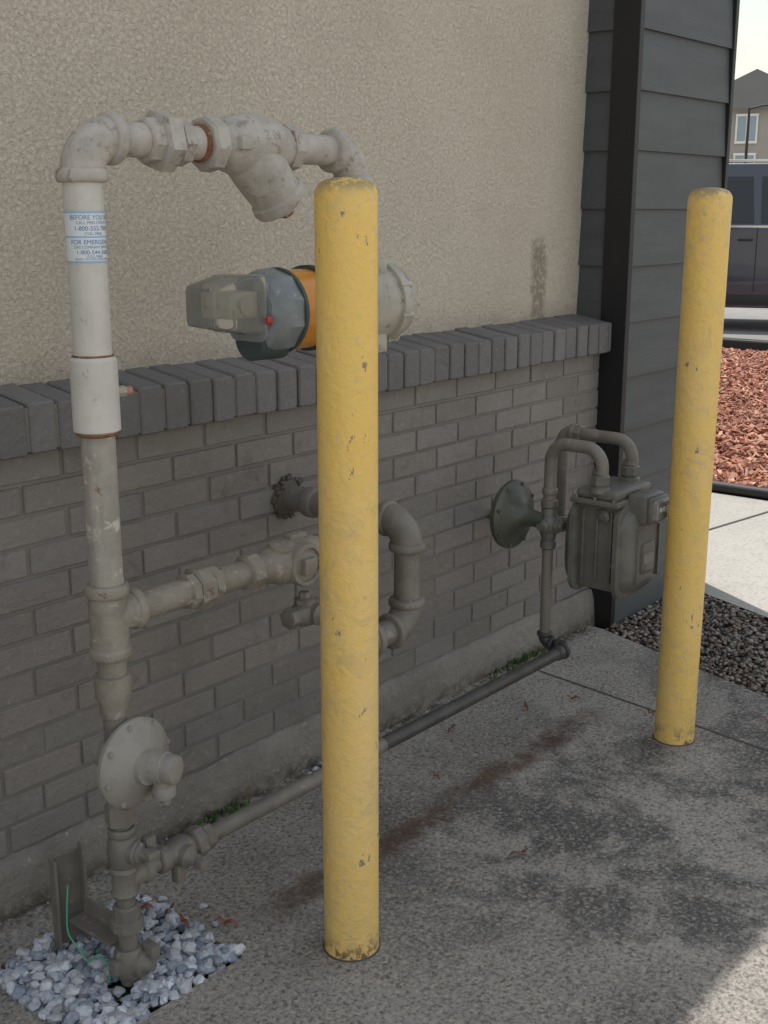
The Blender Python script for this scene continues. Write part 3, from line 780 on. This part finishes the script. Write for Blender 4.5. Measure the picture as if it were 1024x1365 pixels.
def f(bm):
    c=V((XV-.022,YV+.022,.615))
    lathe(bm,c,rx,[(-.02,.020),(.01,.023),(.035,.028),(.052,.040),(.066,.064),(.076,.084),(.082,.098),(.088,.104),(.100,.104),(.106,.099),(.112,.088),(.124,.07),(.140,.05),(.145,.03)],48)
    _,u,w=frame(rx)
    for i in range(8):
        a=2*math.pi*i/8+.3; hexn(bm,c+rx*.076+(u*math.cos(a)+w*math.sin(a))*.095,rx,.018,.006)
part(gp,'regulator_diaphragm_case',P_DISC,f)

# ------------------------------------------------------------------ diaphragm meter
dm=empty('diaphragm_gas_meter'); cx=2.995; cy=-.495; cz=.552
def f(bm):
    box(bm,(cx-.085,cy-.075,.43),(cx+.085,cy+.075,.69),.012)
    for s in (-1,1):
        loft(bm,(cx,cy+s*.070,cz),(0,s,0),X,[(-.008,.215,.270,.045),(-.006,.222,.277,.048),(.008,.222,.277,.048),(.010,.215,.270,.045),(.012,.19,.245,.045),(.030,.178,.232,.05),(.042,.15,.2,.05),(.046,.11,.16,.045)])
    box(bm,(cx-.118,cy-.078,.688),(cx+.118,cy+.078,.704),.005)
    box(bm,(cx-.105,cy-.066,.703),(cx+.105,cy+.066,.730),.010)
    for xx in (XV,XM2):
        lathe(bm,(xx,cy,.722),Z,[(0,.032),(.012,.030),(.016,.024),(.02,.024)],24)
        lathe(bm,(xx,cy,.742),Z,[(0,.026),(.003,.029),(.026,.029),(.03,.024)],8,.1)
        lathe(bm,(xx,cy,.774),Z,[(0,.023),(.012,.021)],24)
    loft(bm,(cx,cy-.115,cz-.02),-Y,X,[(0,.075,.09,.01),(.004,.075,.09,.01),(.006,.07,.085,.01)])
    # vertical ribs and side boss
    for dy in (-.045,0,.045): box(bm,(cx-.092,cy+dy-.004,.46),(cx-.082,cy+dy+.004,.67),.002)
    for xx in (-.062,.062): box(bm,(cx+xx-.004,cy-.122,cz-.085),(cx+xx+.004,cy-.10,cz+.07),.002)
    lathe(bm,(cx-.083,cy-.02,.655),-X,[(0,.020),(.010,.020),(.012,.015),(.016,.010)],20)
    for s in (-1,1):
        for sx in (-1,1):
            for k in range(4): hexn(bm,(cx+sx*.101,cy+s*.070-.012,cz-.10+k*.066),Y,.024,.0065)
        for k in range(3): 
            hexn(bm,(cx-.06+.06*k,cy+s*.070-.012,cz-.127),Y,.024,.0065)
    for sx in (-1,1):
        for sy in (-1,0,1): hexn(bm,(cx+sx*.110,cy+sy*.06,.70),Z,.012,.006)
part(dm,'meter_case',P_MET,f)
def f(bm):
    box(bm,(cx-.055,cy-.135,.635),(cx+.06,cy-.07,.722),.012)
    box(bm,(cx-.050,cy-.150,.640),(cx+.055,cy-.13,.716),.008)
part(dm,'index_box',P_MET,f)
def f(bm): loft(bm,(cx+.002,cy-.150,.680),-Y,X,[(-.002,.092,.062,.01),(.010,.089,.058,.01),(.014,.080,.050,.01)])
part(dm,'index_window',DIAL,f)
def f(bm):
    for k in range(4): lathe(bm,(cx-.026+.019*k,cy-.163,.684),-Y,[(0,.0075),(.0025,.0075),(.003,.005)],20)
part(dm,'index_dials',LABW,f)
def f(bm): loft(bm,(cx,cy-.121,cz-.02),-Y,X,[(0,.055,.03,.003),(.0015,.055,.03,.003)])
part(dm,'name_plate',P_REG,f)
def f(bm): loft(bm,(cx-.018,cy-.1505,.650),-Y,X,[(0,.02,.010,.002),(.002,.02,.010,.002)])
part(dm,'seal_tag',REDP,f)

# ------------------------------------------------------------------ steel channel post
cp=empty('steel_channel_post')
def f(bm):
    m=Matrix.Rotation(R(-12),3,'Z'); c=V((1.262,-.215,0))
    for lo,hi in (((-.034,-.003,-.02),(.034,.003,.215)),((-.034,-.028,-.02),(-.028,-.0028,.215)),((.028,-.028,-.02),(.034,-.0028,.232))):
        n0=len(bm.verts); box(bm,lo,hi,.001,1)
        bm.verts.ensure_lookup_table()
        for v in bm.verts[n0:]: v.co=m@v.co+c
part(cp,'channel',P_GRAY,f,smooth=False)
def f(bm):
    box(bm,(1.245,-.375,.07),(1.285,-.238,.078),.002); box(bm,(1.283,-.375,.04),(1.289,-.238,.115),.002)
    hexn(bm,(1.289,-.27,.09),X,.012,.01); hexn(bm,(1.289,-.33,.07),X,.012,.01)
part(cp,'bracket',P_GRAY,f,smooth=False)
def f(bm):
    q=[(1.235,-.26,.17),(1.222,-.27,.12),(1.215,-.28,.08),(1.222,-.30,.05),(1.225,-.33,.03),(1.235,-.35,.05),(1.245,-.37,.02),(1.235,-.38,-.01)]
    out=[]
    for i in range(len(q)-1):
        p0=V(q[max(i-1,0)]);p1=V(q[i]);p2=V(q[i+1]);p3=V(q[min(i+2,len(q)-1)])
        for k in range(6):
            t_=k/6; out.append(.5*((2*p1)+(-p0+p2)*t_+(2*p0-5*p1+4*p2-p3)*t_**2+(-p0+3*p1-3*p2+p3)*t_**3))
    sweep(bm,out,.0016,8)
part(cp,'tracer_wire',WIRE,f)

# ------------------------------------------------------------------ parked suv
suv=empty('parked_suv')
t=NT('car_paint'); t.b.inputs['Coat Weight'].default_value=1; CARP=t.fin((.035,.042,.065),.3,metal=.3)
t=NT('car_glass'); CARG=t.fin((.02,.025,.03),.05)
t=NT('car_trim'); CART=t.fin((.015,.015,.015),.5)
t=NT('chrome'); CHR=t.fin((.6,.6,.6),.2,metal=1)
t=NT('tail_lamp'); TAIL=t.fin((.4,.02,.02),.15)
SM=Matrix.Translation(V((14.5,6.55,0)))@Matrix.Rotation(R(-66),4,'Z')
def sp(name,mat,fn,**k):
    o=part(suv,name,mat,fn,**k); o.matrix_world=SM; return o
def extr(bm,prof,y0,y1,ins=0):
    a=[bm.verts.new((x,y0,z)) for x,z in prof]; b=[bm.verts.new((x,y1,z)) for x,z in prof]
    n=len(prof)
    for i in range(n): bm.faces.new((a[i],a[(i+1)%n],b[(i+1)%n],b[i]))
    bm.faces.new(a); bm.faces.new(b)
def f(bm):
    # side profile rings with tumblehome: belly, waist bulge, shoulder
    def wheel(cx,r=.46): return [(cx+r*math.cos(a),.42+r*math.sin(a)) for a in [math.pi*(1-k/10) for k in range(11)]]
    pr=[(0,.45),(.02,.42)]+[(.45,.32)]+[p for p in wheel(1.05) if p[1]>.4]+[(1.6,.30),(3.55,.30)]+[p for p in wheel(4.1) if p[1]>.4]+[(4.7,.35),(5.1,.42),(5.15,.9),(5.05,1.12),(4.4,1.25),(3.9,1.29),(0.03,1.30),(-.02,1.0)]
    extr(bm,pr,-.98,.98)
    bmesh.ops.bevel(bm,geom=[e for e in bm.edges if abs(e.verts[0].co.y-e.verts[1].co.y)<1e-4 and e.verts[0].co.z>.9 and e.verts[1].co.z>.9],offset=.06,segments=3,affect='EDGES')
sp('body',CARP,f)
def f(bm):
    n=[(.05,1.28,.94),(.22,1.98,.76),(.5,2.05,.74),(2.6,2.05,.74),(3.0,1.95,.78),(3.95,1.28,.94)]
    a=[bm.verts.new((x,-w,z)) for x,z,w in n]; b=[bm.verts.new((x,w,z)) for x,z,w in n]
    for i in range(len(n)): 
        j=(i+1)%len(n); bm.faces.new((a[i],a[j],b[j],b[i]))
    bm.faces.new(a);bm.faces.new(b)
sp('cabin',CARP,f)
def f(bm):
    for s in (-1,1):
        for (x0,x1,x0t,x1t) in ((.30,1.20,.42,1.22),(1.30,2.30,1.30,2.26),(2.38,3.55,2.36,2.92)):
            o=.012*s
            v=[bm.verts.new((x0,s*.925+o,1.34)),bm.verts.new((x1,s*.925+o,1.34)),bm.verts.new((x1t,s*.775+o,1.90)),bm.verts.new((x0t,s*.775+o,1.90))]
            bm.faces.new(v)
    v=[bm.verts.new(q) for q in ((.045,-.8,1.36),(.045,.8,1.36),(.18,.7,1.9),(.18,-.7,1.9))]; bm.faces.new(v)
    v=[bm.verts.new(q) for q in ((3.88,-.8,1.36),(3.88,.8,1.36),(3.08,.7,1.93),(3.08,-.7,1.93))]; bm.faces.new(v)
sp('windows',CARG,f,smooth=False)
def f(bm):
    for s in (-1,1):
        box(bm,(.1,s*.985-.008,1.285),(3.95,s*.985+.008,1.31)); box(bm,(.6,s*.70-.02,2.07),(2.5,s*.70+.02,2.11),.01)
sp('trim_rails',CHR,f,smooth=False)
def f(bm):
    for s in (-1,1):
        for x0 in (1.25,2.34,3.6): box(bm,(x0,s*.982-.004,.5),(x0+.012,s*.982+.004,1.28))
        for x0 in (2.12,3.2): box(bm,(x0,s*.99-.015,1.12),(x0+.18,s*.99+.015,1.15),.004)
        box(bm,(1.55,s*.99-.012,.34),(3.6,s*.99+.012,.46),.005)
        for wx in (1.05,4.1):
            lathe(bm,(wx,s*.72,.39),(0,s,0),[(0,.30),(.02,.385),(.22,.39),(.26,.36),(.262,.26),(.24,.25),(.238,.02)],36)
sp('tyres_and_seams',CART,f)
def f(bm):
    for s in (-1,1):
        for wx in (1.05,4.1):
            for k in range(6):
                a=k*math.pi/3; c=V((wx+.13*math.cos(a),s*.975,.39+.13*math.sin(a))); d=V((math.cos(a),0,math.sin(a)))
                cyl(bm,c-d*.12,c+d*.12,.03,8)
            lathe(bm,(wx,s*.955,.39),(0,s,0),[(0,.06),(.03,.05)],16)
sp('wheel_rims',CHR,f)
def f(bm):
    for s in (-1,1): box(bm,(-.03,s*.9-.08,.95),(.10,s*.9+.085,1.26),.01)
sp('tail_lamps',TAIL,f)

# ------------------------------------------------------------------ distant hotel
ht=empty('hotel_building')
t=NT('hotel_wall'); HW=t.fin(t.mix(t.ramp(t.noise(.3),.3,.7),(.30,.275,.25),(.35,.32,.29)),.9)
t=NT('hotel_roof'); HRf=t.fin(t.mix(t.noise(1),(.14,.14,.145),(.19,.19,.19)),.8)
t=NT('hotel_glass'); HG=t.fin((.25,.32,.38),.15)
t=NT('hotel_frame'); HF=t.fin((.7,.7,.67),.6)
HM=Matrix.Translation(V((75.5,30.5,0)))@Matrix.Rotation(R(22),4,'Z')@Matrix.Diagonal(V((1,1,.82,1)))
def hp(name,mat,fn,**k):
    o=part(ht,name,mat,fn,smooth=False,**k); o.matrix_world=HM
def f(bm): box(bm,(0,-30,0),(16,14,9.4)); 
hp('walls',HW,f)
def f(bm):
    v=[bm.verts.new(q) for q in ((-.5,-5,9.35),(-.5,5,9.35),(-.5,0,12.2),(9,0,12.2),(9,-5,9.35),(9,5,9.35))]
    for q in ((0,1,2),(0,2,3,4),(1,5,3,2)): bm.faces.new([v[i] for i in q])
    v=[bm.verts.new(q) for q in ((-.4,-30.4,9.41),(-.4,14.4,9.41),(16.4,14.4,9.41),(16.4,-30.4,9.41),(8,-24,11.4),(8,9,11.4))]
    for q in ((0,1,5,4),(1,2,5),(2,3,4,5),(3,0,4)): bm.faces.new([v[i] for i in q])
hp('roof',HRf,f)
wins=[]
for k in range(9):
    for zz in (1.2,4.1,7.0): wins.append((-26+4.4*k,zz))
def f(bm):
    for y_,z_ in wins: box(bm,(-.06,y_-.55,z_),(.02,y_+.55,z_+1.8))
hp('windows',HG,f)
def f(bm):
    for y_,z_ in wins:
        box(bm,(-.12,y_-.7,z_+1.81),(.02,y_+.7,z_+2.0)); box(bm,(-.12,y_-.7,z_-.2),(.02,y_+.7,z_-.01)); box(bm,(-.10,y_-.04,z_),(.02,y_+.04,z_+1.8))
        box(bm,(-.10,y_-.68,z_),(.02,y_-.56,z_+1.8)); box(bm,(-.10,y_+.56,z_),(.02,y_+.68,z_+1.8))
hp('window_frames',HF,f)
def f(bm):
    lathe(bm,(58,23.2,0),Z,[(0,.10),(6.3,.06)],10); sweep(bm,[(58,23.2,6.25),(58.3,22.6,6.4),(58.5,22.0,6.4)],.05,8); box(bm,(58.3,21.4,6.32),(58.8,22.0,6.5),.03)
part(None,'street_lamp',CART,f)

# ------------------------------------------------------------------ light & camera
E=R(71.5); sd=V((.49*math.cos(E),.87*math.cos(E),math.sin(E))).normalized()
L=bpy.data.lights.new('sun','SUN'); L.energy=4.6; L.angle=R(.5); L.color=(1,.95,.88)
lo=bpy.data.objects.new('sun',L); COL.objects.link(lo); lo.rotation_euler=sd.to_track_quat('Z','Y').to_euler(); lo.location=(3,3,10)
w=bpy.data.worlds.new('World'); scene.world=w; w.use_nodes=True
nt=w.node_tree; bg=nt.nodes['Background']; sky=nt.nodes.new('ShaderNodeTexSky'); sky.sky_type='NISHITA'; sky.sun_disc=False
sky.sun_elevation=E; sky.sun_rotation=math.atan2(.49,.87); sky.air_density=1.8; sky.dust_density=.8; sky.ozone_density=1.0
# clear sky blended with uniform white, added to whiten it and brighten shade
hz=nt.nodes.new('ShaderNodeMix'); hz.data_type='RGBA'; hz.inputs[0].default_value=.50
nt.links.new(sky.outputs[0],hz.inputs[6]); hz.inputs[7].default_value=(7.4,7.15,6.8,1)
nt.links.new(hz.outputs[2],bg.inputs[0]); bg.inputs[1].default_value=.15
cam=bpy.data.cameras.new('camera'); co=bpy.data.objects.new('camera',cam); COL.objects.link(co)
cam.sensor_fit='VERTICAL'; cam.sensor_height=24; cam.lens=1581/1365*24; cam.clip_start=.05; cam.clip_end=2000
co.location=(0,-2.13,1.5); co.rotation_euler=(R(90-14.3),0,R(39.9-90))
scene.camera=co
scene.view_settings.view_transform='Standard'; scene.view_settings.look='None'; scene.view_settings.exposure=0; scene.view_settings.gamma=1
